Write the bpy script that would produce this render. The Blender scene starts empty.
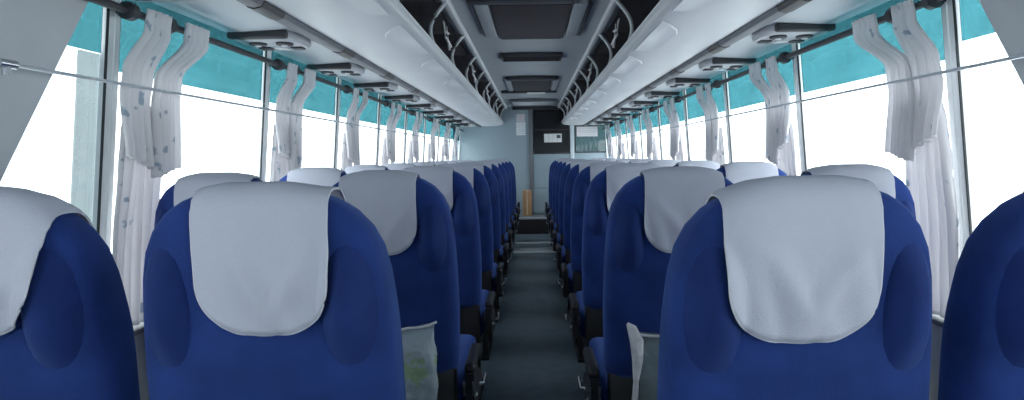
import bpy, bmesh, math, random
from mathutils import Vector, Matrix

random.seed(7)
R = math.radians
scene = bpy.context.scene
COL = scene.collection

# ------------------------------------------------------------------ camera
EYE = 1.2                       # camera height above the aisle floor
FPX = 598.0                     # focal length in pixels of the 1024 wide frame
cam_d = bpy.data.cameras.new('camera')
cam_d.sensor_width = 36.0
cam_d.lens = FPX / 1024 * 36
cam_d.shift_x = (512 - 533) / 1024
cam_d.shift_y = -(200 - 156) / 1024
cam_d.clip_start = 0.02
cam = bpy.data.objects.new('camera', cam_d)
COL.objects.link(cam)
cam.location = (0, 0, EYE)
cam.rotation_euler = (R(90), R(0.8), 0)
scene.camera = cam

# ------------------------------------------------------------------ sky / exposure
world = bpy.data.worlds.new('overcast_sky')
scene.world = world
world.use_nodes = True
bgn = world.node_tree.nodes['Background']
bgn.inputs['Color'].default_value = (0.90, 0.97, 1.0, 1)
wnt = world.node_tree
wtc = wnt.nodes.new('ShaderNodeTexCoord')
wsp = wnt.nodes.new('ShaderNodeSeparateXYZ')
wma = wnt.nodes.new('ShaderNodeMath')          # hazy sun somewhere to the right: a broad, smooth gain on that side
wma.operation = 'MULTIPLY_ADD'
wma.inputs[1].default_value = 0.9
wma.inputs[2].default_value = 4.3
wnt.links.new(wtc.outputs['Generated'], wsp.inputs[0])
wnt.links.new(wsp.outputs['X'], wma.inputs[0])
wnt.links.new(wma.outputs[0], bgn.inputs['Strength'])
vs = scene.view_settings
vs.view_transform = 'Standard'
vs.look = 'None'
vs.exposure = 0.0
vs.gamma = 1.0
vs.use_curve_mapping = False


# ------------------------------------------------------------------ materials
def mat(name, color, rough=0.5, metal=0.0, var=0.0, scale=20.0, bump=0.0, bscale=200.0, sheen=0.0, spec=0.5, coat=0.0, sheen_tint=None):
    m = bpy.data.materials.new(name)
    m.use_nodes = True
    nt = m.node_tree
    b = nt.nodes['Principled BSDF']
    b.inputs['Base Color'].default_value = (*color, 1)
    b.inputs['Roughness'].default_value = rough
    b.inputs['Metallic'].default_value = metal
    b.inputs['Specular IOR Level'].default_value = spec
    if sheen:
        b.inputs['Sheen Weight'].default_value = sheen
        b.inputs['Sheen Roughness'].default_value = 0.45
        if sheen_tint:
            b.inputs['Sheen Tint'].default_value = (*sheen_tint, 1)
    tc = nt.nodes.new('ShaderNodeTexCoord')
    if var:
        n = nt.nodes.new('ShaderNodeTexNoise')
        n.inputs['Scale'].default_value = scale
        n.inputs['Detail'].default_value = 5
        nt.links.new(tc.outputs['Object'], n.inputs['Vector'])
        r = nt.nodes.new('ShaderNodeValToRGB')
        r.color_ramp.elements[0].position = 0.3
        r.color_ramp.elements[1].position = 0.7
        r.color_ramp.elements[0].color = (*[c * (1 - var) for c in color], 1)
        r.color_ramp.elements[1].color = (*[min(1, c * (1 + var)) for c in color], 1)
        nt.links.new(n.outputs['Fac'], r.inputs['Fac'])
        nt.links.new(r.outputs['Color'], b.inputs['Base Color'])
    if bump:
        n2 = nt.nodes.new('ShaderNodeTexNoise')
        n2.inputs['Scale'].default_value = bscale
        n2.inputs['Detail'].default_value = 3
        nt.links.new(tc.outputs['Object'], n2.inputs['Vector'])
        bp = nt.nodes.new('ShaderNodeBump')
        bp.inputs['Strength'].default_value = bump
        bp.inputs['Distance'].default_value = 0.004
        nt.links.new(n2.outputs['Fac'], bp.inputs['Height'])
        nt.links.new(bp.outputs['Normal'], b.inputs['Normal'])
    return m


def glass_mat(name, tint, gloss=0.06, haze=0.0):
    m = bpy.data.materials.new(name)
    m.use_nodes = True
    nt = m.node_tree
    nt.nodes.clear()
    out = nt.nodes.new('ShaderNodeOutputMaterial')
    t = nt.nodes.new('ShaderNodeBsdfTransparent')
    n = nt.nodes.new('ShaderNodeTexNoise')
    n.inputs['Scale'].default_value = 3.0
    tc = nt.nodes.new('ShaderNodeTexCoord')
    nt.links.new(tc.outputs['Object'], n.inputs['Vector'])
    r = nt.nodes.new('ShaderNodeValToRGB')
    r.color_ramp.elements[0].color = (*[c * 0.9 for c in tint], 1)
    r.color_ramp.elements[1].color = (*[min(1, c * 1.1) for c in tint], 1)
    nt.links.new(n.outputs['Fac'], r.inputs['Fac'])
    nt.links.new(r.outputs['Color'], t.inputs['Color'])
    g = nt.nodes.new('ShaderNodeBsdfGlossy')
    g.inputs['Roughness'].default_value = 0.03
    mx = nt.nodes.new('ShaderNodeMixShader')
    mx.inputs[0].default_value = gloss
    nt.links.new(t.outputs[0], mx.inputs[1])
    nt.links.new(g.outputs[0], mx.inputs[2])
    last = mx
    if haze:
        d = nt.nodes.new('ShaderNodeBsdfTranslucent')
        d.inputs['Color'].default_value = (*[min(1, c * 1.6) for c in tint], 1)
        m2 = nt.nodes.new('ShaderNodeMixShader')
        m2.inputs[0].default_value = haze
        nt.links.new(mx.outputs[0], m2.inputs[1])
        nt.links.new(d.outputs[0], m2.inputs[2])
        last = m2
    nt.links.new(last.outputs[0], out.inputs['Surface'])
    return m


def curtain_mat():
    """thin off-white cloth with a loose blue-grey floral print"""
    m = bpy.data.materials.new('printed_curtain_cloth')
    m.use_nodes = True
    nt = m.node_tree
    nt.nodes.clear()
    L = nt.links.new
    out = nt.nodes.new('ShaderNodeOutputMaterial')
    uv = nt.nodes.new('ShaderNodeUVMap')
    nz = nt.nodes.new('ShaderNodeTexNoise')
    nz.inputs['Scale'].default_value = 28
    nz.inputs['Detail'].default_value = 2
    L(uv.outputs['UV'], nz.inputs['Vector'])
    add = nt.nodes.new('ShaderNodeMixRGB')
    add.blend_type = 'LINEAR_LIGHT'
    add.inputs[0].default_value = 0.035
    L(uv.outputs['UV'], add.inputs[1])
    L(nz.outputs['Color'], add.inputs[2])
    v = nt.nodes.new('ShaderNodeTexVoronoi')
    v.inputs['Scale'].default_value = 12.5
    v.inputs['Randomness'].default_value = 0.9
    L(add.outputs[0], v.inputs['Vector'])
    r = nt.nodes.new('ShaderNodeValToRGB')
    r.color_ramp.elements[0].position = 0.16
    r.color_ramp.elements[0].color = (1, 1, 1, 1)
    r.color_ramp.elements[1].position = 0.24
    r.color_ramp.elements[1].color = (0, 0, 0, 1)
    L(v.outputs['Distance'], r.inputs['Fac'])
    mix = nt.nodes.new('ShaderNodeMixRGB')
    mix.inputs[1].default_value = (0.88, 0.87, 0.89, 1)
    mix.inputs[2].default_value = (0.30, 0.40, 0.50, 1)
    mul = nt.nodes.new('ShaderNodeMath')
    mul.operation = 'MULTIPLY'
    mul.inputs[1].default_value = 0.75
    L(r.outputs['Color'], mul.inputs[0])
    L(mul.outputs[0], mix.inputs[0])
    d = nt.nodes.new('ShaderNodeBsdfDiffuse')
    t = nt.nodes.new('ShaderNodeBsdfTranslucent')
    L(mix.outputs[0], d.inputs['Color'])
    L(mix.outputs[0], t.inputs['Color'])
    mx = nt.nodes.new('ShaderNodeMixShader')
    mx.inputs[0].default_value = 0.36
    L(d.outputs[0], mx.inputs[1])
    L(t.outputs[0], mx.inputs[2])
    L(mx.outputs[0], out.inputs['Surface'])
    return m


def bag_mat(name, tint, transp=0.35, print_col=None):
    m = bpy.data.materials.new(name)
    m.use_nodes = True
    nt = m.node_tree
    nt.nodes.clear()
    L = nt.links.new
    out = nt.nodes.new('ShaderNodeOutputMaterial')
    b = nt.nodes.new('ShaderNodeBsdfPrincipled')
    b.inputs['Base Color'].default_value = (*tint, 1)
    b.inputs['Roughness'].default_value = 0.25
    tc = nt.nodes.new('ShaderNodeTexCoord')
    if print_col:
        sp = nt.nodes.new('ShaderNodeSeparateXYZ')
        L(tc.outputs['Object'], sp.inputs[0])
        w = nt.nodes.new('ShaderNodeTexNoise')
        w.inputs['Scale'].default_value = 22
        L(tc.outputs['Object'], w.inputs['Vector'])
        r = nt.nodes.new('ShaderNodeValToRGB')
        r.color_ramp.elements[0].position = 0.46
        r.color_ramp.elements[1].position = 0.52
        L(w.outputs['Fac'], r.inputs['Fac'])
        band = nt.nodes.new('ShaderNodeValToRGB')
        cr = band.color_ramp
        cr.elements[0].position = 0.10
        cr.elements[0].color = (0, 0, 0, 1)
        cr.elements[1].position = 0.13
        cr.elements[1].color = (1, 1, 1, 1)
        e = cr.elements.new(0.19)
        e.color = (1, 1, 1, 1)
        e = cr.elements.new(0.22)
        e.color = (0, 0, 0, 1)
        L(sp.outputs['Z'], band.inputs['Fac'])
        mm = nt.nodes.new('ShaderNodeMath')
        mm.operation = 'MULTIPLY'
        L(r.outputs['Color'], mm.inputs[0])
        L(band.outputs['Color'], mm.inputs[1])
        mix = nt.nodes.new('ShaderNodeMixRGB')
        mix.inputs[1].default_value = (*tint, 1)
        mix.inputs[2].default_value = (*print_col, 1)
        L(mm.outputs[0], mix.inputs[0])
        L(mix.outputs[0], b.inputs['Base Color'])
    n2 = nt.nodes.new('ShaderNodeTexNoise')
    n2.inputs['Scale'].default_value = 26
    L(tc.outputs['Object'], n2.inputs['Vector'])
    bp = nt.nodes.new('ShaderNodeBump')
    bp.inputs['Strength'].default_value = 0.8
    bp.inputs['Distance'].default_value = 0.02
    L(n2.outputs['Fac'], bp.inputs['Height'])
    L(bp.outputs['Normal'], b.inputs['Normal'])
    t = nt.nodes.new('ShaderNodeBsdfTransparent')
    mx = nt.nodes.new('ShaderNodeMixShader')
    mx.inputs[0].default_value = transp
    L(b.outputs[0], mx.inputs[1])
    L(t.outputs[0], mx.inputs[2])
    L(mx.outputs[0], out.inputs['Surface'])
    return m


def paper_mat(name, base, ink, nx, nz, amount=0.5, top_only=0.0):
    """paper with rows of faint unreadable print"""
    m = bpy.data.materials.new(name)
    m.use_nodes = True
    nt = m.node_tree
    L = nt.links.new
    b = nt.nodes['Principled BSDF']
    b.inputs['Roughness'].default_value = 0.7
    tc = nt.nodes.new('ShaderNodeTexCoord')
    mp = nt.nodes.new('ShaderNodeMapping')
    mp.inputs['Rotation'].default_value = (R(-90), 0, 0)
    L(tc.outputs['Generated'], mp.inputs['Vector'])
    br = nt.nodes.new('ShaderNodeTexBrick')
    br.inputs['Color1'].default_value = (*base, 1)
    br.inputs['Color2'].default_value = (*[c * 0.93 for c in base], 1)
    br.inputs['Mortar'].default_value = (*[a * (1 - amount) + c * amount for a, c in zip(base, ink)], 1)
    br.inputs['Scale'].default_value = 1
    br.inputs['Mortar Size'].default_value = 0.02
    br.inputs['Brick Width'].default_value = 1.0 / nx
    br.inputs['Row Height'].default_value = 1.0 / nz
    br.offset = 0.0
    L(mp.outputs['Vector'], br.inputs['Vector'])
    L(br.outputs['Color'], b.inputs['Base Color'])
    return m


M = {}
M['blue'] = mat('blue_velour', (0.017, 0.042, 0.185), 0.85, var=0.22, scale=9, bump=0.25, bscale=350, sheen=0.35, spec=0.15, sheen_tint=(0.25, 0.42, 0.9))
M['blue_pad'] = mat('blue_velour_pad', (0.013, 0.032, 0.15), 0.8, var=0.2, scale=9, bump=0.25, bscale=350, sheen=0.4, spec=0.15, sheen_tint=(0.25, 0.42, 0.9))
M['cloth'] = mat('white_headrest_cloth', (0.52, 0.54, 0.63), 0.9, var=0.04, scale=7, bump=0.3, bscale=500, spec=0.1)
M['hem'] = mat('hem_stitching', (0.62, 0.64, 0.70), 0.9, var=0.05, scale=80, spec=0.1)
M['black'] = mat('black_plastic', (0.012, 0.012, 0.015), 0.45, var=0.2, scale=30)
M['dark'] = mat('dark_grey_plastic', (0.035, 0.037, 0.045), 0.5, var=0.15, scale=20)
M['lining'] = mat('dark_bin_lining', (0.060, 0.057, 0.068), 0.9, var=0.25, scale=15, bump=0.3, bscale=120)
M['chrome'] = mat('polished_chrome', (0.75, 0.76, 0.78), 0.18, 1.0, var=0.05, scale=40)
M['ceil'] = mat('grey_ceiling_laminate', (0.40, 0.445, 0.475), 0.55, var=0.05, scale=4, bump=0.08, bscale=90)
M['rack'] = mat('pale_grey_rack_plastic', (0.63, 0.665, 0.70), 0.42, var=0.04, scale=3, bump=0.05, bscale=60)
M['strip'] = mat('mid_grey_trim', (0.15, 0.16, 0.18), 0.5, var=0.08, scale=20)
M['pod'] = mat('pod_grey_plastic', (0.50, 0.52, 0.55), 0.4, var=0.05, scale=20)
M['wall'] = mat('grey_side_lining', (0.55, 0.58, 0.61), 0.6, var=0.05, scale=5, bump=0.1, bscale=150)
M['front'] = mat('blue_grey_partition', (0.28, 0.365, 0.42), 0.5, var=0.05, scale=2)
M['front2'] = mat('pale_partition_frame', (0.58, 0.65, 0.70), 0.5, var=0.05, scale=4)
M['floor'] = mat('slate_vinyl_floor', (0.110, 0.155, 0.195), 0.38, var=0.18, scale=14, bump=0.15, bscale=160)
M['alu'] = mat('brushed_aluminium', (0.66, 0.71, 0.75), 0.35, 0.35, var=0.1, scale=60)
M['gasket'] = mat('black_rubber', (0.03, 0.035, 0.04), 0.7, var=0.1, scale=30)
M['mullion'] = mat('pale_window_pillar', (0.74, 0.78, 0.80), 0.5, var=0.05, scale=8)
M['glass'] = glass_mat('clear_glass', (0.95, 0.97, 0.97), 0.05)
M['film'] = glass_mat('teal_sun_film', (0.19, 0.375, 0.405), 0.04)
M['slide'] = glass_mat('pale_sliding_glass', (0.42, 0.46, 0.47), 0.06)
M['blackglass'] = mat('black_door_glass', (0.010, 0.011, 0.013), 0.12, var=0.2, scale=3)
M['tealglass'] = glass_mat('dark_teal_glass', (0.14, 0.19, 0.20), 0.06)
M['curtain'] = curtain_mat()
M['card'] = mat('tan_cardboard', (0.42, 0.24, 0.12), 0.8, var=0.15, scale=12)
M['tape'] = mat('pale_box_tape', (0.60, 0.47, 0.33), 0.4, var=0.05, scale=12)
M['hatch'] = mat('dark_roof_hatch', (0.030, 0.026, 0.030), 0.6, var=0.15, scale=8)
M['lamp'] = mat('opal_lamp_cover', (0.62, 0.64, 0.66), 0.35, var=0.04, scale=10)
M['white'] = mat('white_plastic', (0.75, 0.76, 0.78), 0.4, var=0.04, scale=10)
M['bagL'] = bag_mat('clear_bag_green_print', (0.42, 0.50, 0.56), 0.30, (0.35, 0.50, 0.30))
M['bagR'] = bag_mat('grey_green_bag', (0.22, 0.28, 0.30), 0.30)
M['bagW'] = bag_mat('white_bag_handle', (0.70, 0.71, 0.73), 0.05)
M['paper1'] = paper_mat('gridded_paper', (0.72, 0.76, 0.80), (0.35, 0.4, 0.45), 3, 7, 0.5)
M['paper2'] = paper_mat('pinkish_paper', (0.55, 0.57, 0.62), (0.6, 0.3, 0.35), 2, 4, 0.5)
M['paper3'] = paper_mat('door_paper', (0.72, 0.73, 0.74), (0.4, 0.42, 0.45), 4, 4, 0.5)
M['paper4'] = paper_mat('window_paper', (0.80, 0.80, 0.83), (0.75, 0.3, 0.35), 1, 5, 0.45)
M['ink'] = mat('dark_print', (0.05, 0.05, 0.06), 0.7, var=0.1, scale=30)


# ------------------------------------------------------------------ helpers
def bm_new():
    return bmesh.new()


def box(bm, x0, x1, y0, y1, z0, z1, bevel=0.0, seg=2, rot=None):
    r = bmesh.ops.create_cube(bm, size=1.0)
    vs_ = r['verts']
    c = Vector(((x0 + x1) / 2, (y0 + y1) / 2, (z0 + z1) / 2))
    s = Vector((abs(x1 - x0), abs(y1 - y0), abs(z1 - z0)))
    for v in vs_:
        v.co = Vector((v.co.x * s.x, v.co.y * s.y, v.co.z * s.z))
    if bevel > 0:
        es = list({e for v in vs_ for e in v.link_edges})
        rb = bmesh.ops.bevel(bm, geom=es, offset=min(bevel, 0.49 * min(s)), segments=seg, profile=0.5, affect='EDGES')
        vs_ = list({v for f in rb['faces'] for v in f.verts} | {v for v in vs_ if v.is_valid})
    for v in vs_:
        if rot is not None:
            v.co = rot @ v.co
        v.co += c
    return vs_


def tube(bm, pts, rad, n=10, cap=True):
    pts = [Vector(p) for p in pts]
    rings = []
    for i, p in enumerate(pts):
        a = pts[max(0, i - 1)]
        b = pts[min(len(pts) - 1, i + 1)]
        t = (b - a).normalized()
        up = Vector((0, 0, 1)) if abs(t.z) < 0.9 else Vector((1, 0, 0))
        u = t.cross(up).normalized()
        w = t.cross(u).normalized()
        rr = rad[i] if isinstance(rad, (list, tuple)) else rad
        rings.append([bm.verts.new(p + (u * math.cos(2 * math.pi * k / n) + w * math.sin(2 * math.pi * k / n)) * rr) for k in range(n)])
    for a, b in zip(rings, rings[1:]):
        for k in range(n):
            bm.faces.new((a[k], a[(k + 1) % n], b[(k + 1) % n], b[k]))
    if cap:
        bm.faces.new(rings[0][::-1])
        bm.faces.new(rings[-1])


def prism_y(bm, prof, y0, y1, closed=True):
    """extrude an (x, z) outline along y"""
    a = [bm.verts.new((x, y0, z)) for x, z in prof]
    b = [bm.verts.new((x, y1, z)) for x, z in prof]
    n = len(prof)
    rng = range(n) if closed else range(n - 1)
    for k in rng:
        j = (k + 1) % n
        bm.faces.new((a[k], a[j], b[j], b[k]))
    if closed:
        bm.faces.new(a[::-1])
        bm.faces.new(b)


def obj(name, bm, material, parent=None, smooth=False, loc=None):
    bmesh.ops.recalc_face_normals(bm, faces=bm.faces[:])
    me = bpy.data.meshes.new(name)
    bm.to_mesh(me)
    bm.free()
    me.materials.append(M[material])
    if smooth:
        for p in me.polygons:
            p.use_smooth = True
        if smooth != 'all':
            try:
                me.set_sharp_from_angle(angle=R(38))
            except Exception:
                pass
    o = bpy.data.objects.new(name, me)
    COL.objects.link(o)
    if parent:
        o.parent = parent
    if loc is not None:
        o.location = loc
    return o


def empty(name, loc=(0, 0, 0)):
    o = bpy.data.objects.new(name, None)
    o.empty_display_size = 0.1
    COL.objects.link(o)
    o.location = loc
    return o


def tag(o, label, cat, group=None):
    o['label'] = label
    o['category'] = cat
    if group:
        o['group'] = group
    return o


def struct(o, label=None, cat=None):
    o['kind'] = 'structure'
    if label:
        o['label'] = label
        o['category'] = cat
    return o


def dup(root, loc=None, children=True):
    r = root.copy()
    COL.objects.link(r)
    if loc is not None:
        r.location = loc
    if children:
        for ch in list(root.children):
            c = ch.copy()
            COL.objects.link(c)
            c.parent = r
            for g in list(ch.children):
                d = g.copy()
                COL.objects.link(d)
                d.parent = c
    return r


ORD = ['first', 'second', 'third', 'fourth', 'fifth', 'sixth', 'seventh', 'eighth', 'ninth', 'tenth', 'eleventh']
Y_REAR, Y_FRONT = -1.3, 9.75
SILL, HEAD = EYE - 0.50, EYE + 0.50
CEIL = EYE + 0.80


def wx(z):                       # inner face of the side wall (leans inward towards the top)
    return 1.22 - 0.06 * (z - SILL)


# ------------------------------------------------------------------ floor, ceiling, side walls
b = bm_new()
box(b, -1.26, 1.26, Y_REAR - 0.05, Y_FRONT + 0.1, -0.06, 0.0)
struct(obj('floor', b, 'floor'), 'dark slate vinyl floor of the bus aisle', 'floor')

# ceiling: shallow arch, the raised edge of the luggage racks meets it
b = bm_new()
prof = []
for i in range(13):
    x = -0.45 + 0.9 * i / 12
    prof.append((x, CEIL + 0.02 * (1 - (x / 0.45) ** 2)))
prof += [(0.45, CEIL + 0.06), (1.3, CEIL + 0.04), (1.3, CEIL + 0.09), (-1.3, CEIL + 0.09), (-1.3, CEIL + 0.04), (-0.45, CEIL + 0.06)]
prism_y(b, prof, Y_REAR - 0.05, Y_FRONT + 0.1)
struct(obj('ceiling', b, 'ceil', smooth=True), 'grey laminate ceiling panel running along the bus', 'ceiling')

for s, side in ((-1, 'left'), (1, 'right')):
    b = bm_new()
    # lower lining below the sill
    prism_y(b, [(s * 1.235, -0.05), (s * 1.22, 0.55), (s * wx(SILL), SILL - 0.012), (s * 1.31, SILL - 0.012), (s * 1.31, -0.05)], Y_REAR, Y_FRONT)
    # cant rail above the windows
    prism_y(b, [(s * wx(HEAD), HEAD), (s * wx(CEIL), CEIL + 0.03), (s * 1.31, CEIL + 0.03), (s * 1.31, HEAD)], Y_REAR, Y_FRONT)
    # slanted body pillar beside the camera
    out = [(0.60, SILL), (1.10, SILL), (1.345, EYE - 0.0), (1.60, HEAD), (0.80, HEAD)]
    va = [b.verts.new((s * (wx(z) - 0.012), y, z)) for y, z in out]
    vb = [b.verts.new((s * 1.30, y, z)) for y, z in out]
    n = len(out)
    for k in range(n):
        b.faces.new((va[k], va[(k + 1) % n], vb[(k + 1) % n], vb[k]))
    b.faces.new(va)
    b.faces.new(vb[::-1])
    struct(obj('wall_' + side, b, 'wall'), 'grey %s side lining with slanted pillar next to the camera' % side, 'wall')
    # sill ledge
    b = bm_new()
    box(b, s * 1.17, s * 1.30, Y_REAR, Y_FRONT, SILL - 0.012, SILL + 0.004, 0.004)
    struct(obj('trim_%d' % (1 if s < 0 else 2), b, 'strip', smooth=True), 'grey window sill ledge along the %s wall' % side, 'sill')

# ------------------------------------------------------------------ windows
MULL0, PITCHW = 1.68, 0.975
FILM_Z = EYE + 0.26


def pane_quad(bm, s, y0, y1, z0, z1, off, th=0.005):
    co = []
    for y, z in ((y0, z0), (y1, z0), (y1, z1), (y0, z1)):
        co.append((s * (wx(z) + off), y, z))
    a = [bm.verts.new(c) for c in co]
    c2 = [bm.verts.new((c[0] + s * th, c[1], c[2])) for c in co]
    bm.faces.new(a)
    bm.faces.new(c2[::-1])
    for k in range(4):
        bm.faces.new((a[k], a[(k + 1) % 4], c2[(k + 1) % 4], c2[k]))


wn = 0
bays = [(-1.25, 0.70)] + [(1.0, MULL0)] + [(MULL0 + PITCHW * k, MULL0 + PITCHW * (k + 1)) for k in range(8)]
bays[-1] = (bays[-1][0], Y_FRONT - 0.02)
for s, side in ((-1, 'left'), (1, 'right')):
    for k, (y0, y1) in enumerate(bays):
        wn += 1
        w = empty('window_%d' % wn, (s * 1.22, (y0 + y1) / 2, SILL))
        w['kind'] = 'structure'
        ordn = 'behind the camera' if k == 0 else '%s from the camera' % ORD[k - 1]
        w['label'] = '%s side bus window with teal top band, %s' % (side, ordn)
        w['category'] = 'window'
        off = -w.location

        def put(bm, nm, mt, smooth=False):
            bmesh.ops.translate(bm, vec=off, verts=bm.verts[:])
            return obj(nm, bm, mt, w, smooth)
        b = bm_new()                                    # frame: pale post at the far end, slim post at the near end
        for (ya, yb) in ((y1 - 0.022, y1 - 0.003),) + (((y0 + 0.003, y0 + 0.022),) if k != 1 else ()):
            pane_quad(b, s, ya, yb, SILL + 0.004, HEAD, 0.002, 0.022)
        put(b, 'frame', 'mullion')
        b = bm_new()                                    # dark rubber seals
        pane_quad(b, s, y1 - 0.0255, y1 - 0.022, SILL + 0.004, HEAD, 0.003, 0.006)
        if k != 1:
            pane_quad(b, s, y0 + 0.022, y0 + 0.026, SILL + 0.004, HEAD, 0.004, 0.012)
        put(b, 'seal', 'gasket')
        b = bm_new()
        pane_quad(b, s, y0 + 0.027 if k != 1 else y0, y1 - 0.03, SILL + 0.004, HEAD, 0.02)
        put(b, 'pane', 'glass')
        b = bm_new()
        pane_quad(b, s, y0 + 0.027 if k != 1 else 1.36, y1 - 0.03, FILM_Z if k != 1 else EYE + 0.30, HEAD, 0.016, 0.003)
        put(b, 'tint_film', 'film')
        if k == 1 and s < 0:
            b = bm_new()                                # overlapping edge of the sliding pane
            pane_quad(b, s, y1 - 0.095, y1 - 0.004, SILL + 0.004, EYE + 0.30, 0.027)
            put(b, 'sliding_pane', 'slide')

# rear wall of the bus behind the camera, with its rear window
b = bm_new()
box(b, -1.3, 1.3, Y_REAR - 0.05, Y_REAR, 0, CEIL + 0.05)
struct(obj('wall_rear', b, 'wall'), 'grey rear wall of the bus behind the camera', 'wall')
# ------------------------------------------------------------------ front partition
S = Y_FRONT / FPX


def PX(px):
    return (px - 533) * S


def PZ(py):
    return EYE + (156 - py) * S


b = bm_new()
YF = Y_FRONT
box(b, -1.30, PX(529.3), YF, YF + 0.05, 0, CEIL + 0.05)
box(b, PX(529.3), 1.30, YF + 0.02, YF + 0.05, 0, 0.27)
box(b, PX(570.5), 1.30, YF, YF + 0.05, 0.27, PZ(153.5))
box(b, PX(570.5), PX(575), YF, YF + 0.05, PZ(153.5), CEIL + 0.05)
box(b, PX(575), 1.30, YF, YF + 0.05, PZ(126), CEIL + 0.05)
box(b, PX(529.3), PX(570.5), YF, YF + 0.05, PZ(109.5), CEIL + 0.05)
box(b, PX(526), PX(573), YF + 0.05, YF + 0.08, 0, CEIL + 0.05)  # unseen backing slab, added to block sky leaking around the door
wf = struct(obj('wall_front', b, 'front'), 'blue grey partition wall at the front end of the bus', 'wall')

b = bm_new()
box(b, PX(529.3), PX(533.0), YF - 0.03, YF + 0.03, 0.255, PZ(107.5), 0.008)
struct(obj('trim_3', b, 'strip', smooth=True), 'dark grey vertical post left of the partition door', 'post')
b = bm_new()
box(b, PX(570.3), PX(574.3), YF - 0.022, YF, 0.255, PZ(112), 0.006)
struct(obj('trim_4', b, 'front2', smooth=True), 'pale post between the partition door and the window', 'post')
b = bm_new()
box(b, PX(513), PX(571), YF - 0.035, YF, PZ(109.8), PZ(106.5), 0.006)
struct(obj('trim_5', b, 'dark', smooth=True), 'dark header strip above the partition door', 'trim')

dr = empty('door_1', (PX(552), YF, 0.27))
struct(dr, 'partition door with black upper glass and pale lower panel', 'door')
dw = PX(570.3) - PX(533.3)


def dbox(nm, mt, x0, x1, z0, z1, y0, y1, bev=0.0):
    bm = bm_new()
    box(bm, PX(x0) - dr.location.x, PX(x1) - dr.location.x, y0, y1, z0 - 0.27, z1 - 0.27, bev)
    return obj(nm, bm, mt, dr, smooth=bool(bev))


dbox('lower_panel', 'front', 533.3, 570.3, 0.275, PZ(188.5), 0.0, 0.035)
dbox('middle_panel', 'front', 533.3, 570.3, PZ(187.8), PZ(153.5), 0.0, 0.035)
dbox('glass_pane', 'blackglass', 534.2, 569.6, PZ(153), PZ(110), 0.008, 0.02)
dbox('rail', 'dark', 533.3, 570.3, PZ(154.2), PZ(152.6), -0.012, 0.02, 0.004)
dbox('rail', 'dark', 533.3, 570.3, PZ(130.4), PZ(129.4), -0.004, 0.012, 0.003)
hnd = dbox('handle', 'chrome', 567.2, 568.4, PZ(176), PZ(165), -0.04, -0.02, 0.006)

wn += 1
w = empty('window_%d' % wn, (PX(592), YF, PZ(153.5)))
struct(w, 'dark teal partition window right of the door', 'window')


def wbox(nm, mt, rects, y0, y1, bev=0.0):
    bm = bm_new()
    for x0, x1, z0, z1 in rects:
        box(bm, PX(x0) - w.location.x, PX(x1) - w.location.x, y0, y1, PZ(z0) - w.location.z, PZ(z1) - w.location.z, bev)
    return obj(nm, bm, mt, w, smooth=bool(bev))


wbox('frame', 'gasket', [(575, 576, 153.5, 126), (608.3, 609.5, 153.5, 126), (576, 608.3, 153.5, 152.3), (576, 608.3, 127, 126)], -0.012, 0.03)
wbox('pane', 'tealglass', [(576, 608.3, 152.3, 127)], 0.006, 0.012)

# driver's platform and metal floor strips
st = empty('step', (0.12, 9.45, 0))
tag(st, 'dark step with metal nosing in front of the partition door', 'step')
b = bm_new()
box(b, -0.50, 0.62, -0.25, 0.29, 0.0, 0.235)
obj('riser', b, 'hatch', st)
b = bm_new()
box(b, -0.50, 0.62, -0.25, 0.29, 0.235, 0.25, 0.004)
obj('tread', b, 'strip', st)
b = bm_new()
box(b, -0.50, 0.62, -0.262, -0.235, 0.225, 0.256, 0.005)
obj('nosing', b, 'alu', st, smooth=True)
for k, (ya, yb) in enumerate(((7.40, 7.80), (8.18, 8.32))):
    b = bm_new()
    box(b, -0.26, 0.27, ya, yb, 0.0, 0.006, 0.002)
    struct(obj('trim_%d' % (6 + k), b, 'alu', smooth=True), ['broad bright metal plate across the aisle floor near the front', 'narrow metal strip across the aisle floor before the step'][k], 'floor strip')

# box on the step
bx_ = empty('cardboard_box', (PX(526.5) * 0.97, 9.55, 0.252))
tag(bx_, 'tall tan cardboard box on the step beside the partition post', 'box')
b = bm_new()
box(b, -0.07, 0.07, -0.07, 0.07, 0, 0.40, 0.004)
obj('carton', b, 'card', bx_, smooth=True)
b = bm_new()
box(b, -0.012, 0.012, -0.0715, -0.07, 0.02, 0.399)
box(b, -0.012, 0.012, -0.0715, 0.07, 0.4, 0.4015)
obj('tape', b, 'tape', bx_)
b = bm_new()
box(b, -0.068, -0.002, -0.068, 0.068, 0.4, 0.404, rot=Matrix.Rotation(R(4), 4, 'Y'))
obj('flap', b, 'card', bx_)


# paper notices
def notice(nm, mt, x0, x1, z0, z1, y, label):
    bm = bm_new()
    box(bm, PX(x0), PX(x1), y - 0.002, y, PZ(z0), PZ(z1))
    o = obj(nm, bm, mt)
    return tag(o, label, 'notice')


notice('notice', 'paper2', 516.8, 525.3, 121.5, 114, YF - 0.001, 'faded pinkish notice above the white one left of the post')
notice('notice', 'paper1', 516.5, 526, 135.2, 122, YF - 0.001, 'white gridded notice on the partition left of the post')
o = notice('notice', 'paper3', 544.3, 562, 142.6, 134, YF + 0.005, 'white notice on the black door glass')
b = bm_new()
box(b, PX(557), PX(560.8), YF + 0.0015, YF + 0.003, PZ(138.5), PZ(135.2))
obj('printed_emblem', b, 'ink', o)
notice('notice', 'paper4', 577, 598, 137.2, 127.3, YF + 0.005, 'white notice with red lines on the teal partition window')


# ------------------------------------------------------------------ ceiling fittings
def cz(x=0.0):
    return CEIL + 0.02 * (1 - (x / 0.45) ** 2)


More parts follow.
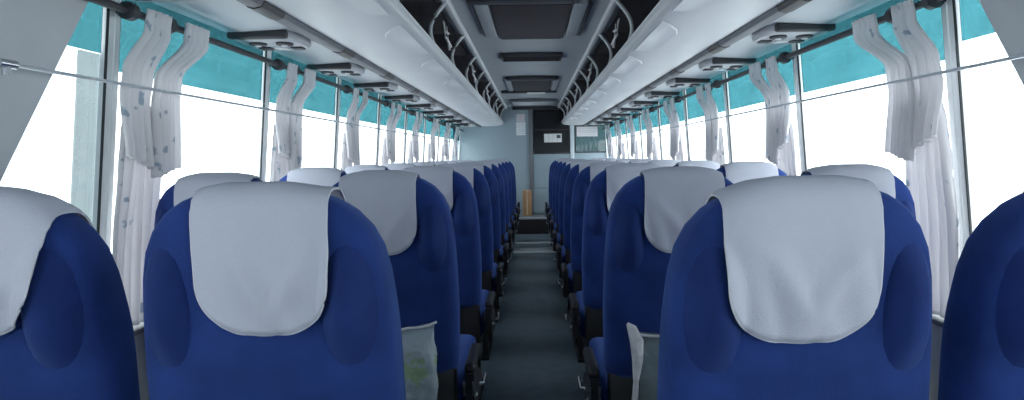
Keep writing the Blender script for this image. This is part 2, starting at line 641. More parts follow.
h = empty('roof_hatch', (0, 3.57, CEIL))
tag(h, 'large dark roof hatch with pale side frames, nearest the camera', 'roof hatch')
b = bm_new()
box(b, -0.215, 0.215, -0.44, 0.44, -0.012, 0.018, 0.006)
obj('panel', b, 'hatch', h, smooth=True)
for sx in (-1, 1):
    b = bm_new()
    box(b, sx * 0.225, sx * 0.30, -0.45, 0.40, -0.010, 0.016, 0.006)
    obj('side_frame', b, 'ceil', h, smooth=True)
for sx in (-1, 1):
    b = bm_new()
    box(b, sx * 0.300, sx * (0.325 if sx > 0 else 0.31), -0.45, 0.36, -0.014, 0.012, 0.004)
    obj('slot', b, 'dark', h, smooth=True)
b = bm_new()
box(b, -0.33, 0.24, -0.56, -0.47, -0.016, 0.014, 0.006)
obj('hinge_bar', b, 'dark', h, smooth=True)
b = bm_new()
box(b, -0.20, 0.20, 0.44, 0.455, -0.016, 0.016, 0.004)
obj('front_bar', b, 'strip', h, smooth=True)

g = empty('air_grille', (0.0, 4.84, CEIL))
tag(g, 'narrow dark air outlet slot across the ceiling between the hatches', 'air grille')
b = bm_new()
for x0, x1, y0, y1 in ((-0.245, 0.245, -0.14, -0.12), (-0.245, 0.245, 0.12, 0.14), (-0.245, -0.23, -0.12, 0.12), (0.23, 0.245, -0.12, 0.12)):
    box(b, x0, x1, y0, y1, -0.014, 0.014, 0.004)
obj('frame', b, 'dark', g, smooth=True)
b = bm_new()
box(b, -0.23, 0.23, -0.12, 0.12, 0.0, 0.014)
obj('duct', b, 'black', g)
for k in range(6):
    b = bm_new()
    box(b, -0.228, 0.228, -0.018, 0.018, -0.003, 0.003, 0.002, rot=Matrix.Rotation(R(30), 4, 'X'))
    o = obj('slat', b, 'dark', g)
    o.location = (0, -0.10 + 0.04 * k, -0.004)

h = empty('roof_hatch', (0, 6.75, CEIL))
tag(h, 'smaller far roof hatch with dark panel and two dark cross bars', 'roof hatch')
b = bm_new()
box(b, -0.22, 0.21, -0.55, 0.55, -0.008, 0.016, 0.006)
obj('panel', b, 'hatch', h, smooth=True)
for yy, x0, x1 in ((-0.62, -0.26, 0.27), (0.62, -0.38, 0.30)):
    b = bm_new()
    box(b, x0, x1, yy - 0.06, yy + 0.06, -0.022, 0.012, 0.006)
    obj('cross_bar', b, 'dark', h, smooth=True)
b = bm_new()
box(b, -0.06, 0.16, 0.55, 0.685, -0.030, -0.02, 0.004)
obj('handle_plate', b, 'white', h, smooth=True)
for sx in (-1, 1):
    b = bm_new()
    box(b, sx * 0.23, sx * 0.29, -0.54, 0.54, -0.006, 0.014, 0.004)
    obj('side_frame', b, 'ceil', h, smooth=True)

l = empty('ceiling_light', (0.02, 8.85, CEIL))
tag(l, 'pale rectangular ceiling light panel just before the partition', 'ceiling light')
b = bm_new()
for x0, x1, y0, y1 in ((-0.34, 0.34, -0.36, -0.33), (-0.34, 0.34, 0.33, 0.36), (-0.34, -0.31, -0.33, 0.33), (0.31, 0.34, -0.33, 0.33)):
    box(b, x0, x1, y0, y1, -0.03, 0.012, 0.004)
obj('frame', b, 'strip', l, smooth=True)
b = bm_new()
box(b, -0.31, 0.31, -0.33, 0.33, -0.024, 0.012, 0.008)
obj('diffuser', b, 'lamp', l, smooth=True)

# ------------------------------------------------------------------ luggage racks
ROW = 0.80
for s, side in ((-1, 'left'), (1, 'right')):
    rk = empty('luggage_rack', (0, 0, EYE))
    tag(rk, 'pale grey overhead luggage rack with open bins above the %s seats' % side, 'luggage rack')
    P = lambda L_: [(s * x, z) for x, z in L_]
    ya, yb = Y_REAR + 0.01, Y_FRONT - 0.005
    # shell: rounded lip, bowed underside
    b = bm_new()
    prism_y(b, P([(0.478, 0.560), (0.474, 0.548), (0.476, 0.534), (0.484, 0.522), (0.500, 0.514), (0.56, 0.503), (0.64, 0.495), (0.72, 0.491), (0.80, 0.492), (0.835, 0.498),
                  (0.835, 0.512), (0.72, 0.510), (0.60, 0.518), (0.505, 0.532), (0.495, 0.540), (0.492, 0.556), (0.488, 0.562)]), ya, yb)
    obj('shell', b, 'rack', rk, smooth=True)
    b = bm_new()                                             # bright rounded rail along the lip
    tube(b, [(s * 0.483, ya, 0.562), (s * 0.483, yb, 0.562)], 0.0085, 8)
    obj('lip_rail', b, 'rack', rk, smooth='all')
    b = bm_new()                                             # bin lining
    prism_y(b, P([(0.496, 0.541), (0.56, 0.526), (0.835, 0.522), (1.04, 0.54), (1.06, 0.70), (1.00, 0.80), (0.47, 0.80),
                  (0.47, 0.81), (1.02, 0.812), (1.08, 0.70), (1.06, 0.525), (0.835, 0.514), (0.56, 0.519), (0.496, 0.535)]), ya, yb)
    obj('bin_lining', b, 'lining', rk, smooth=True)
    b = bm_new()                                             # rail where the bins meet the ceiling
    prism_y(b, P([(0.412, 0.800), (0.410, 0.785), (0.418, 0.772), (0.432, 0.768), (0.450, 0.774), (0.490, 0.800)]), ya, yb)
    obj('ceiling_rail', b, 'rack', rk, smooth=True)
    b = bm_new()                                             # grey channel
    prism_y(b, P([(0.830, 0.492), (0.838, 0.478), (0.860, 0.472), (0.882, 0.478), (0.890, 0.492), (0.887, 0.515), (0.835, 0.515)]), ya, yb)
    obj('channel', b, 'strip', rk, smooth=True)
    b = bm_new()                                             # service panel by the windows
    prism_y(b, P([(0.887, 0.498), (0.95, 0.492), (1.10, 0.484), (1.155, 0.484), (1.155, 0.512), (0.887, 0.515)]), ya, yb)
    obj('service_panel', b, 'rack', rk, smooth=True)
    # dividers with a curved front edge
    for k in range(-1, 12):
        y = 0.60 + ROW * k
        if y > YF - 0.1 or y < 0.5:
            continue
        b = bm_new()
        pr = []
        for i in range(9):
            t = i / 8
            z = 0.556 + (0.775 - 0.556) * t
            x = 0.490 - 0.058 * t + 0.045 * math.sin(math.pi * t) * (1 if t < 1 else 0)
            pr.append((x, z))
        pr += [(1.0, 0.795), (1.05, 0.70), (1.035, 0.545), (0.835, 0.524), (0.56, 0.528)]
        prism_y(b, P(pr), y - 0.008, y + 0.008)
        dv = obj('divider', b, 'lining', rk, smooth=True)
        b = bm_new()
        pl = []
        for i in range(11):
            t = i / 10
            pl.append((s * (0.487 - 0.058 * t + 0.045 * math.sin(math.pi * t)), y, 0.556 + 0.219 * t))
        tube(b, pl, 0.011, 8)
        obj('divider_edge', b, 'rack', dv, smooth='all')
        if k % 2 == 1:                                       # pale latch fittings in every other bay
            b = bm_new()
            yl = y + 0.50
            tube(b, [(s * 0.510, yl + 0.05, 0.715), (s * 0.498, yl + 0.09, 0.690), (s * 0.500, yl + 0.14, 0.655)], 0.008, 8)
            tube(b, [(s * 0.505, yl, 0.735), (s * 0.492, yl + 0.06, 0.735)], 0.007, 8)
            tube(b, [(s * 0.505, yl + 0.14, 0.705), (s * 0.495, yl + 0.19, 0.680)], 0.007, 8)
            tube(b, [(s * 0.505, yl, 0.735), (s * 0.515, yl, 0.798)], 0.005, 6)
            tube(b, [(s * 0.510, yl + 0.05, 0.715), (s * 0.515, yl + 0.05, 0.798)], 0.004, 6)
            tube(b, [(s * 0.505, yl + 0.14, 0.705), (s * 0.515, yl + 0.14, 0.798)], 0.004, 6)
            obj('latch', b, 'white', dv, smooth=True)
        # shallow raised pan on the underside, one per bay
        b = bm_new()
        rim = [(0.505, 0.10), (0.545, 0.13), (0.590, 0.20), (0.610, 0.28), (0.610, 0.56), (0.590, 0.64), (0.545, 0.71), (0.505, 0.74)]

        def under(x):
            t = [(0.476, 0.534), (0.484, 0.522), (0.500, 0.514), (0.56, 0.503), (0.64, 0.495)]
            for (xa, za), (xb, zb) in zip(t, t[1:]):
                if xa <= x <= xb:
                    return za + (zb - za) * (x - xa) / (xb - xa)
            return 0.495
        top = [b.verts.new((s * x, y + yy, under(x) + 0.002)) for x, yy in rim]
        cxm = 0.545
        lowv = [b.verts.new((s * (0.495 + (x - 0.495) * 0.93), y + 0.42 + (yy - 0.42) * 0.97, under(x) - 0.004)) for x, yy in rim]
        n = len(rim)
        for i in range(n):
            b.faces.new((top[i], top[(i + 1) % n], lowv[(i + 1) % n], lowv[i]))
        b.faces.new(lowv)
        b.faces.new(top[::-1])
        obj('underside_pan', b, 'rack', rk, smooth=True)
    # dark speaker slots in the channel and one reading-light pod per row
    y = 0.40
    sp_me = pod_me = None
    slot0 = None
    pod0 = None
    k = 0
    while True:
        y = 0.82 + ROW * k
        if y > YF - 0.5:
            break
        if slot0 is None:
            b = bm_new()
            prism_y(b, P([(0.829, 0.491), (0.837, 0.4755), (0.860, 0.469), (0.883, 0.4755), (0.891, 0.491), (0.891, 0.494), (0.829, 0.494)]), -0.08, 0.08)
            slot0 = obj('speaker_slot', b, 'black', rk, smooth=True, loc=(0, y + 0.32, 0))
        else:
            c = slot0.copy()
            COL.objects.link(c)
            c.location = (0, y + 0.32, 0)
        if pod0 is None:
            b = bm_new()                                     # pod body: rounded oblong, tongue shaped towards the aisle
            pts = []
            for i in range(13):
                a = -math.pi / 2 + math.pi * i / 12
                pts.append((0.965 - 0.055 * math.cos(a), 0.13 * math.sin(a)))
            pts += [(1.152, 0.13), (1.152, -0.13)]
            top = [b.verts.new((s * x, yy, 0.494)) for x, yy in pts]
            mid = [b.verts.new((s * x, yy, 0.472)) for x, yy in pts]
            low = [b.verts.new((s * (1.05 + (x - 1.05) * 0.92), yy * 0.90, 0.462)) for x, yy in pts]
            n = len(pts)
            for A, B in ((top, mid), (mid, low)):
                for i in range(n):
                    b.faces.new((A[i], A[(i + 1) % n], B[(i + 1) % n], B[i]))
            b.faces.new(low)
            b.faces.new(top[::-1])
            pod0 = obj('reading_light_pod', b, 'pod', rk, smooth=True, loc=(0, y, 0))
            b = bm_new()
            box(b, s * 0.93, s * 1.155, -0.160, -0.125, 0.460, 0.494, 0.010, 3)
            obj('dark_bar', b, 'dark', pod0, smooth=True)
            for xx in (0.98, 1.085):
                b = bm_new()
                tube(b, [(s * xx, -0.045, 0.465), (s * xx, -0.045, 0.455), (s * xx, -0.045, 0.452)], [0.033, 0.033, 0.026], 14)
                nz = obj('air_nozzle', b, 'dark', pod0, smooth=True)
                b = bm_new()
                tube(b, [(s * xx, -0.045, 0.454), (s * xx, -0.045, 0.449)], [0.015, 0.011], 10)
                nc = obj('nozzle_core', b, 'white', pod0, smooth=True)
            for xx in (0.965, 1.03, 1.095):
                b = bm_new()
                box(b, s * (xx - 0.024), s * (xx + 0.024), 0.03, 0.075, 0.455, 0.464, 0.003)
                obj('reading_lamp', b, 'dark' if xx != 1.03 else 'white', pod0, smooth=True)
        else:
            c = pod0.copy()
            COL.objects.link(c)
            c.location = (0, y, 0)
            for ch in list(pod0.children):
                d = ch.copy()
                COL.objects.link(d)
                d.parent = c
        k += 1

# ------------------------------------------------------------------ curtain rods and curtains
ROD_X, ROD_Z = 1.128, EYE + 0.422
TIE_X, TIE_Z = 1.085, EYE + 0.206
CUR_Y = [1.755 + 0.985 * k for k in range(9)]
CUR_Y = [y for y in CUR_Y if y < 9.6]
for s, side in ((-1, 'left'), (1, 'right')):
    rd = empty('curtain_rod', (s * ROD_X, Y_REAR + 0.1, ROD_Z))
    tag(rd, 'dark curtain rod with round knobs above the %s windows' % side, 'curtain rod')
    b = bm_new()
    tube(b, [(0, 0, 0), (0, YF - 0.05 - Y_REAR - 0.1, 0)], 0.0115, 10)
    obj('tube', b, 'dark', rd, smooth=True)
    for y in CUR_Y:
        for dy in (-0.078, 0.100):
            b = bm_new()
            tube(b, [(0, -0.016, 0), (0, -0.012, 0), (0, 0.012, 0), (0, 0.016, 0)], [0.018, 0.026, 0.026, 0.018], 12)
            obj('knob', b, 'dark', rd, smooth=True, loc=(0, y + dy - Y_REAR - 0.1, 0))
        b = bm_new()
        box(b, 0, s * (wx(ROD_Z) - 0.001 - ROD_X), -0.006, 0.006, -0.006, 0.006)
        obj('bracket', b, 'dark', rd, loc=(0, MULL0 + PITCHW * round((y - 1.755) / 0.985) - Y_REAR - 0.1, 0))
    tr = empty('tie_back_rail', (s * TIE_X, Y_REAR + 0.1, TIE_Z))
    tag(tr, 'thin chrome rail crossing in front of the %s curtains' % side, 'rail')
    b = bm_new()
    tube(b, [(0, 0, 0), (0, YF - 0.02 - Y_REAR - 0.1, 0)], 0.0045, 8)
    obj('tube', b, 'alu', tr, smooth=True)
    for yy in (1.235,):
        b = bm_new()
        tube(b, [(0, 0, 0), (s * 0.04, 0, -0.005), (s * 0.078, 0, -0.005)], 0.006, 8)
        tube(b, [(0, -0.02, 0), (0, 0.02, 0)], 0.010, 10)
        tube(b, [(0, 0, -0.002), (0, 0, -0.024)], 0.008, 8)
        obj('bracket', b, 'chrome', tr, smooth=True, loc=(0, yy - Y_REAR - 0.1, 0))


def lerp_keys(keys, t):
    for (ta, va), (tb, vb) in zip(keys, keys[1:]):
        if t <= tb:
            u = (t - ta) / (tb - ta)
            u = u * u * (3 - 2 * u)
            return [p + (q - p) * u for p, q in zip(va, vb)]
    return list(keys[-1][1])


def curtain_panel(bm, uvl, s, zkeys, xoff, nf, ph, amp=0.014, nu=30, nv=40, slope=0.0):
    """zkeys: z -> (centre y, half width); hangs as a folded sheet"""
    zk = sorted(zkeys)
    z0, z1 = zk[0][0], zk[-1][0]
    grid = []
    for j in range(nv + 1):
        row = []
        for i in range(nu + 1):
            u = i / nu * 2 - 1
            zz = z0 + (z1 - z0) * j / nv
            zb = zz + slope * u * (1 - j / nv)
            cy, hw = lerp_keys(zk, zz)
            ripple = math.sin(nf * math.pi * u + ph + 1.2 * math.sin(3.1 * zz + ph)) * amp + 0.45 * amp * math.sin(2.3 * nf * u + 2 * ph + 5 * zz)
            near = max(0.0, 1 - abs(zz - 0.415) / 0.05)
            x = xoff(zz) + ripple * (1 - 0.4 * near)
            y = cy + hw * u + 0.006 * math.cos(nf * math.pi * u + ph)
            v = bm.verts.new((s * x, y, zb))
            row.append((v, (u * 0.5 + 0.5) * 0.34 + ph, (zz + 1) * 1.0))
        grid.append(row)
    for j in range(nv):
        for i in range(nu):
            q = (grid[j][i], grid[j][i + 1], grid[j + 1][i + 1], grid[j + 1][i])
            f = bm.faces.new([t[0] for t in q])
            for lp, t in zip(f.loops, q):
                lp[uvl].uv = (t[1], t[2])


for s, side in ((-1, 'left'), (1, 'right')):
    for k, y in enumerate(CUR_Y):
        rnd = random.Random(100 * k + (5 if s > 0 else 0))
        cu = empty('curtain', (0, y, EYE))
        tag(cu, 'gathered off-white printed curtain on the %s windows, %s from the camera' % (side, ORD[k]), 'curtain', 'gathered window curtains')
        e = lambda a: rnd.uniform(-a, a)
        # upper drape: two halves flaring up to the rod
        for part, (ct, cm, cl, ht, hm, hl, zb, sl, ph) in enumerate((
                (0.013 + e(0.005), -0.068 + e(0.012), -0.045 + e(0.01), 0.055, 0.062, 0.058, 0.005 + e(0.02), -0.02, rnd.random() * 6),
                (0.199 + e(0.006), 0.050 + e(0.012), 0.062 + e(0.01), 0.066, 0.060, 0.056, -0.035 + e(0.02), 0.015, rnd.random() * 6))):
            b = bm_new()
            uvl = b.loops.layers.uv.new('UVMap')
            xo = (lambda q: (lambda z: 1.120 - 0.018 * max(0, min(1, (z - 0.25) / 0.12)) - q))(0.006 * part)
            curtain_panel(b, uvl, s, [(zb, (cl, hl)), (0.17, (cm, hm)), (0.25, (cm + 0.015, hm)), (0.39, (ct, ht)), (0.440, (ct + 0.010, ht * 0.96))], xo, 4 + part, ph, 0.009, slope=sl)
            o = obj('drape', b, 'curtain', cu, smooth='all')
            md = o.modifiers.new('thick', 'SOLIDIFY')
            md.thickness = 0.002
        # lower gathered tail down to the sill
        b = bm_new()
        uvl = b.loops.layers.uv.new('UVMap')
        curtain_panel(b, uvl, s, [(-0.485, (0.015 + e(0.01), 0.105)), (-0.2, (0.015, 0.108)), (-0.02, (0.02, 0.100)), (0.08, (0.015, 0.085)), (0.16, (0.01, 0.06))],
                      lambda z: wx(EYE + z) - 0.026, 6, rnd.random() * 6, 0.010)
        o = obj('tail', b, 'curtain', cu, smooth='all')
        md = o.modifiers.new('thick', 'SOLIDIFY')
        md.thickness = 0.002

# ------------------------------------------------------------------ seats
ZT = EYE - 0.046                     # top of the backrests
NSE = 3.2
HWP = [(-0.62, 0.215), (-0.42, 0.217), (-0.28, 0.212), (-0.20, 0.207), (-0.15, 0.202), (-0.105, 0.193), (-0.070, 0.178), (-0.042, 0.156), (-0.022, 0.130), (-0.008, 0.094), (0.0, 0.05)]


def interp(tab, z):
    if z <= tab[0][0]:
        return tab[0][1]
    for (a, p), (c, q) in zip(tab, tab[1:]):
        if z <= c:
            return p + (q - p) * (z - a) / (c - a)
    return tab[-1][1]


def hwid(z):
    return interp(HWP, z)


def thick(z):                        # half thickness
    base = interp([(-0.62, 0.066), (-0.3, 0.062), (-0.1, 0.055), (-0.05, 0.050)], z)
    if z > -0.05:
        base *= math.sqrt(max(0.0, 1 - ((z + 0.05) / 0.052) ** 2)) * 0.85 + 0.15
    return base


def cent(z):                         # rear face at y = 0 near the top, reclined
    return 0.060 + 0.16 * (-z) + (0.0 if z < -0.3 else 0.0)


def backrest_mesh():
    b = bm_new()
    zs = [-0.62, -0.60, -0.55, -0.48, -0.42, -0.36, -0.30, -0.26, -0.22, -0.18, -0.15, -0.125, -0.105, -0.085, -0.07, -0.055, -0.042, -0.03, -0.02, -0.012, -0.005, 0.0]
    N = 44
    rings = []
    for z in zs:
        h_, t_, c_ = hwid(z), thick(z), cent(z)
        if z == -0.62:
            h_ *= 0.96
            t_ *= 0.85
        ring = []
        for k in range(N):
            a = 2 * math.pi * k / N
            ca, sa = math.cos(a), math.sin(a)
            x = math.copysign(abs(ca) ** (2 / NSE), ca) * h_
            yy = math.copysign(abs(sa) ** (2 / NSE), sa) * t_
            # winged sides lean forward around the head, hollow in the front
            u = abs(x) / 0.23
            if sa > 0:
                yy += 0.05 * u ** 3 * min(1, max(0, (z + 0.55) / 0.3)) - 0.012 * (1 - u * u)
            ring.append(b.verts.new((x, c_ + yy, z)))
        rings.append(ring)
    for A, B in zip(rings, rings[1:]):
        for k in range(N):
            b.faces.new((A[k], A[(k + 1) % N], B[(k + 1) % N], B[k]))
    b.faces.new(rings[0][::-1])
    b.faces.new(rings[-1])
    return b


def inside(x, y, z):
    if z > 0:
        return False
    h_, t_ = hwid(z), thick(z)
    if abs(x) >= h_ or t_ <= 1e-5:
        return False
    yy = y - cent(z)
    u = abs(x) / 0.23
    if yy > 0:
        yy -= 0.05 * u ** 3 * min(1, max(0, (z + 0.55) / 0.3)) - 0.012 * (1 - u * u)
    return (abs(x) / h_) ** NSE + (abs(yy) / t_) ** NSE < 1


def cast(x, o, d, far=0.3):
    lo, hi = 0.0, far
    for _ in range(22):
        m_ = (lo + hi) / 2
        if inside(x, o[0] + d[0] * m_, o[1] + d[1] * m_):
            lo = m_
        else:
            hi = m_
    return lo


PCX, PCZ, PRX, PRZ, PH = 0.150, -0.195, 0.045, 0.106, 0.034


def padh(x, z):
    f = math.hypot((abs(x) - PCX) / (PRX * 1.05), (z - PCZ) / (PRZ * 1.05))
    return PH * max(0.0, 1 - f * f) ** 1.3


def cover_mesh(seed, hw=0.125, back=-0.285, skew=0.0, shift=0.0, fold=0.0):
    """cloth draped over the head end: up the rear face, over the top, down the front"""
    rnd = random.Random(seed)
    b = bm_new()
    nx = 36
    rays = []
    for j in range(15):
        rays.append(('rear', back + (-0.07 - back) * j / 14))
    for j in range(1, 12):
        rays.append(('arc', math.pi * j / 12))
    for j in range(10):
        rays.append(('front', -0.07 - 0.15 * j / 9))
    ph = [rnd.random() * 6 for _ in range(4)]
    grid = []
    for ri, (kind, t) in enumerate(rays):
        row = []
        for i in range(nx + 1):
            u = math.sin(math.pi / 2 * (i / nx * 2 - 1))
            if kind == 'rear':
                f = min(1.0, (t - back) / 0.075)
                w = hw * (1 + 0.04 * (-t - 0.1))
                z = t
                # rounded lower corners
                lim = math.sqrt(max(0.0, 1 - (1 - f) ** 2)) if f < 1 else 1
                zc = back + 0.085 * (1 - math.sqrt(max(0, 1 - max(0, (abs(u) - 0.25) / 0.75) ** 2)))
                z = max(t, zc) if j else t
                z = zc + (t - back) * (-0.07 - zc) / (-0.07 - back)
                x = u * w + shift + skew * (-z)
                d = cast(x, (cent(z), z), (-1, 0))
                p = Vector((x, cent(z) - d - 0.008 - padh(x, z), z))
                fall = min(1.0, (-0.05 - z) / 0.15)
                p.y -= abs(0.007 * math.sin(7 * u + ph[0] + 12 * z) * math.sin(9 * z + ph[1] + 2.2 * u)) * max(0, fall)
                p.y -= (0.013 * math.exp(-((abs(u - 0.12) - (4.0 + 0.5 * seed) * (z + 0.20)) / 0.17) ** 2) if z > -0.20 else 0.013 * math.exp(-(((u - 0.12) / 0.17) ** 2)) * max(0.0, 1 + (z + 0.20) / 0.04)) * max(0, fall)
            else:
                x = u * hw + shift + skew * 0.05
                if kind == 'arc':
                    o = (cent(-0.07), -0.07)
                    d_ = (-math.cos(t), math.sin(t))
                    d = cast(x, o, d_)
                    if d < 1e-4:
                        d = 0.0
                    p = Vector((x, o[0] + d_[0] * (d + 0.008), o[1] + d_[1] * (d + 0.008)))
                else:
                    d = cast(x, (cent(t), t), (1, 0))
                    p = Vector((x, cent(t) + d + 0.008, t))
                if fold and u > 0.75:
                    p.z += fold * (u - 0.75) * 4 * (1 if kind == 'arc' else 0.4)
            row.append(b.verts.new(p))
        grid.append(row)
    for A, B in zip(grid, grid[1:]):
        for i in range(nx):
            b.faces.new((A[i], A[i + 1], B[i + 1], B[i]))
    hem = [v.co.copy() for v in grid[0]]
    left = [r[0].co.copy() for r in grid]
    right = [r[-1].co.copy() for r in grid]
    return b, left[::-1] + hem[1:-1] + right


def pad_mesh(sx):
    """almond shaped bolster on the rear of the head wings"""
    b = bm_new()
    nr, nt = 9, 20
    cx, cz_ = sx * PCX, PCZ
    rows = []
    for i in range(nr):
        f = i / (nr - 1)
        row = []
        if i == 0:
            row = [b.verts.new((cx, cent(cz_) - cast(cx, (cent(cz_), cz_), (-1, 0)) - PH, cz_))]
        else:
            for k in range(nt):
                a = 2 * math.pi * k / nt
                ex, ez = math.cos(a), math.sin(a)
                x = cx + PRX * f * math.copysign(abs(ex) ** 0.85, ex) * (1 - 0.10 * ez)
                z = cz_ + PRZ * f * math.copysign(abs(ez) ** 0.95, ez)
                dd = cast(x, (cent(z), z), (-1, 0))
                y = cent(z) - dd - PH * (1 - f * f) ** 1.35 + (0.003 if i == nr - 1 else 0)
                row.append(b.verts.new((x, y, z)))
        rows.append(row)
    for k in range(nt):
        b.faces.new((rows[0][0], rows[1][k], rows[1][(k + 1) % nt]))
    for A, B in zip(rows[1:], rows[2:]):
        for k in range(nt):
            b.faces.new((A[k], B[k], B[(k + 1) % nt], A[(k + 1) % nt]))
    return b


def make_seat(aisle, name='bus_seat'):
    """aisle: +1 the aisle lies on the +x side, -1 on the -x side, 0 no aisle armrest (window seat)"""
    t = empty(name, (0, 0, 0))
    bk = obj('backrest', backrest_mesh(), 'blue', t, smooth='all', loc=(0, 0, ZT))
    for sx in (-1, 1):
        obj('side_pad', pad_mesh(sx), 'blue_pad', bk, smooth='all')
    # dark lower shell behind the cushion
    b = bm_new()
    box(b, -0.205, 0.205, 0.115, 0.175, 0.33, 0.56, 0.02)
    obj('back_shell', b, 'black', t, smooth=True)
    b = bm_new()
    vs_ = box(b, -0.222, 0.222, 0.19, 0.66, 0.37, 0.475, 0.035, 3)
    for v in vs_:
        if v.co.z > 0.44:
            v.co.z += 0.025 * (v.co.y - 0.19) / 0.47
    obj('cushion', b, 'blue', t, smooth=True)
    b = bm_new()
    box(b, -0.20, 0.20, 0.17, 0.62, 0.325, 0.372, 0.01)
    obj('seat_pan', b, 'black', t, smooth=True)
    # legs: two slim pressed legs with a foot rail
    for sx in (-1, 1):
        b = bm_new()
        x = sx * 0.155
        box(b, x - 0.016, x + 0.016, 0.22, 0.27, 0.012, 0.33, 0.006)
        box(b, x - 0.016, x + 0.016, 0.50, 0.55, 0.012, 0.33, 0.006)
        box(b, x - 0.025, x + 0.025, 0.18, 0.60, 0.0, 0.018, 0.005)
        obj('leg', b, 'black', t, smooth=True)
    # footrest behind the seat
    b = bm_new()
    tube(b, [(-0.15, 0.02, 0.17), (0.15, 0.02, 0.17)], 0.013, 8)
    tube(b, [(-0.15, 0.02, 0.17), (-0.155, 0.23, 0.26)], 0.009, 8)
    tube(b, [(0.15, 0.02, 0.17), (0.155, 0.23, 0.26)], 0.009, 8)
    obj('footrest', b, 'black', t, smooth=True)
    # armrests
    sides = [aisle] if aisle else []
    for sx in sides:
        x = sx * 0.247
        am = None
        b = bm_new()
        box(b, x - 0.018, x + 0.018, 0.13, 0.36, 0.520, 0.552, 0.013, 3)
        am = obj('armrest', b, 'black', t, smooth=True)
        b = bm_new()
        prism = [(0.14, 0.40), (0.30, 0.38), (0.40, 0.40), (0.36, 0.46), (0.28, 0.49), (0.24, 0.525), (0.12, 0.525)]
        va = [b.verts.new((x - 0.014, y, z)) for y, z in prism]
        vb = [b.verts.new((x + 0.014, y, z)) for y, z in prism]
        n = len(prism)
        for k in range(n):
            b.faces.new((va[k], va[(k + 1) % n], vb[(k + 1) % n], vb[k]))
        b.faces.new(va)
        b.faces.new(vb[::-1])
        obj('side_panel', b, 'black', am)
        b = bm_new()
        tube(b, [(x - 0.016, 0.117, 0.462), (x - 0.016, 0.114, 0.508)], 0.0048, 6)
        tube(b, [(x + 0.013, 0.117, 0.462), (x + 0.013, 0.114, 0.508)], 0.0048, 6)
        obj('chrome_clip', b, 'chrome', am, smooth=True)
        b = bm_new()
        tube(b, [(x + sx * 0.014, 0.30, 0.43), (x + sx * 0.028, 0.30, 0.43), (x + sx * 0.030, 0.35, 0.445)], 0.007, 8)
        obj('recline_lever', b, 'chrome', am, smooth=True)
        b = bm_new()
        tube(b, [(x + sx * 0.014, 0.18, 0.44), (x + sx * 0.020, 0.18, 0.44)], 0.014, 10)
        obj('pivot_cap', b, 'chrome', am, smooth=True)
    return t


XA, XW = 0.454, 0.942
rowsL = [0.935 + ROW * k for k in range(10)]
rowsR = [0.875 + ROW * k for k in range(10)]
protos = {}
covers = {}
# several differently creased covers, shared over the rows
variants = []
for i, kw in enumerate((dict(hw=0.107, shift=0.016, skew=0.02, fold=0.008, back=-0.235), dict(hw=0.116, shift=-0.022, back=-0.240), dict(hw=0.112, shift=-0.004, back=-0.240), dict(hw=0.112, shift=0.006, skew=-0.02, back=-0.235), dict(hw=0.108, shift=0.0, back=-0.225), dict(hw=0.124, shift=0.040, skew=-0.10, back=-0.235))):
    bmc, hem = cover_mesh(i + 3, **kw)
    variants.append((bmc, hem))
cov_objs = []
for i, (bmc, hem) in enumerate(variants):
    o = obj('headrest_cover', bmc, 'cloth', None, smooth='all')
    md = o.modifiers.new('thick', 'SOLIDIFY')
    md.thickness = 0.0025
    md.offset = 1
    bh = bm_new()
    tube(bh, [p + Vector((0, -0.0010, 0)) for p in hem], 0.0017, 6, True)
    hm = obj('hem', bh, 'hem', o, smooth='all')
    cov_objs.append(o)
used = set()

for s, side, rows in ((-1, 'left', rowsL), (1, 'right', rowsR)):
    for k, yr in enumerate(rows):
        drop = 0.0045 * k
        for pos, xc in (('aisle', XA), ('window', XW)):
            key = -s if pos == 'aisle' else 0
            loc = (s * xc + (-0.031 if s > 0 else 0.0), yr, 0.0)
            if key not in protos:
                seat = make_seat(key)
                protos[key] = seat
                seat.location = loc
            else:
                seat = dup(protos[key], loc)
            where = 'row nearest the camera' if k == 0 else ('%s row from the camera' % ORD[k] if k < 9 else 'front row by the partition')
            tag(seat, 'blue velour bus seat, %s side of the %s pair, %s' % (pos, side, where), 'seat', 'blue bus seats')
            if k == 0:
                vi = (0 if pos == 'aisle' else 5) if s < 0 else (1 if pos == 'aisle' else 3)
            else:
                vi = (k * 2 + (1 if pos == 'aisle' else 0) + (1 if s > 0 else 0)) % 3 + 2
            if vi not in used:
                used.add(vi)
                cv = cov_objs[vi]
                cv.location = (loc[0], loc[1], ZT)
            else:
                cv = dup(cov_objs[vi], (loc[0], loc[1], ZT))
            tag(cv, 'white cloth cover on %s seat of the %s pair, %s' % (pos, side, where), 'seat cover', 'white headrest covers')


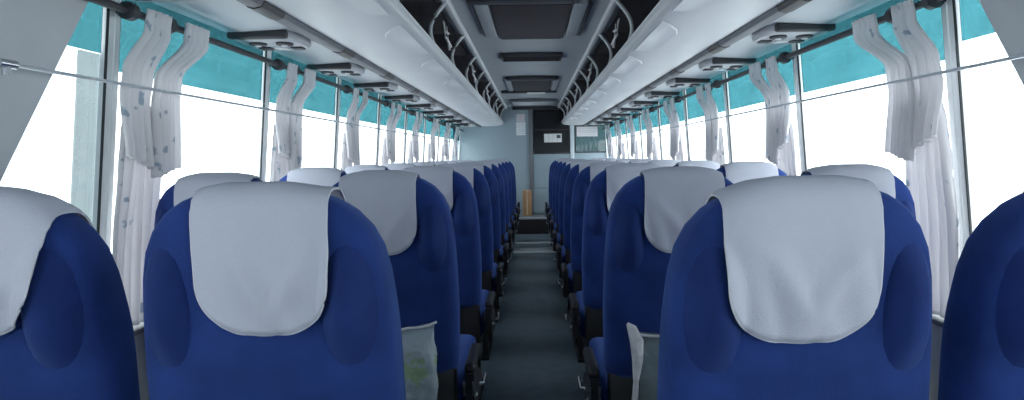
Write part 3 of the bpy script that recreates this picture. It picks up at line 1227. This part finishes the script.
# ------------------------------------------------------------------ plastic bags behind the second row
def bag_mesh(w, h_, d, slope, seed):
    rnd = random.Random(seed)
    b = bm_new()
    nu, nv = 22, 16
    rings = []
    for j in range(nv + 1):
        t = j / nv
        z = h_ * t
        tw = w * (0.86 + 0.14 * math.sin(math.pi * min(1, t * 0.9 + 0.15)))
        td = d * (0.15 + 0.85 * math.sin(math.pi * min(1.0, 0.12 + 0.80 * t)) ** 0.8) * (1 if t < 0.85 else (1 - (t - 0.85) / 0.15 * 0.75))
        ring = []
        for i in range(nu):
            a = 2 * math.pi * i / nu
            x = math.copysign(abs(math.cos(a)) ** 0.7, math.cos(a)) * tw / 2
            y = math.sin(a) * td / 2
            y += 0.005 * math.sin(14 * x / w + 9 * t + seed)
            x += 0.003 * math.sin(20 * t + i)
            ring.append(b.verts.new((x, y - td * 0.3, z + slope * (x / w) * t)))
        rings.append(ring)
    for A, B in zip(rings, rings[1:]):
        for i in range(nu):
            b.faces.new((A[i], A[(i + 1) % nu], B[(i + 1) % nu], B[i]))
    b.faces.new(rings[0][::-1])
    return b


bg = empty('plastic_bag', (-0.375, rowsL[1] + 0.045, 0.42))
tag(bg, 'clear plastic bag with green print hanging behind the second left aisle seat', 'bag')
obj('sack', bag_mesh(0.17, 0.275, 0.06, 0.03, 1), 'bagL', bg, smooth='all')
b = bm_new()
tube(b, [(-0.083 + 0.166 * q / 8, -0.008 - 0.012 * math.sin(math.pi * q / 8), 0.262 + 0.028 * q / 8 + 0.003 * math.sin(5 * q)) for q in range(9)], 0.004, 6)
obj('gathered_rim', b, 'bagW', bg, smooth='all')
bg = empty('plastic_bag', (0.375, rowsR[1] + 0.045, 0.42))
tag(bg, 'grey plastic bag with white handle hanging behind the second right aisle seat', 'bag')
obj('sack', bag_mesh(0.20, 0.265, 0.06, -0.01, 4), 'bagR', bg, smooth='all')
b = bm_new()
pts = [(-0.105, -0.03, 0.0), (-0.098, -0.036, 0.08), (-0.094, -0.038, 0.14), (-0.088, -0.032, 0.20), (-0.088, -0.022, 0.25), (-0.100, -0.014, 0.285), (-0.112, -0.010, 0.298)]
tube(b, pts, [0.005, 0.010, 0.008, 0.016, 0.020, 0.014, 0.004], 10)
obj('bag_handle', b, 'bagW', bg, smooth='all')
b = bm_new()
tube(b, [(-0.08 + 0.18 * q / 8, -0.010 - 0.014 * math.sin(math.pi * q / 8), 0.266 - 0.010 * q / 8 + 0.002 * math.sin(5 * q)) for q in range(9)], 0.004, 6)
obj('gathered_rim', b, 'bagW', bg, smooth='all')
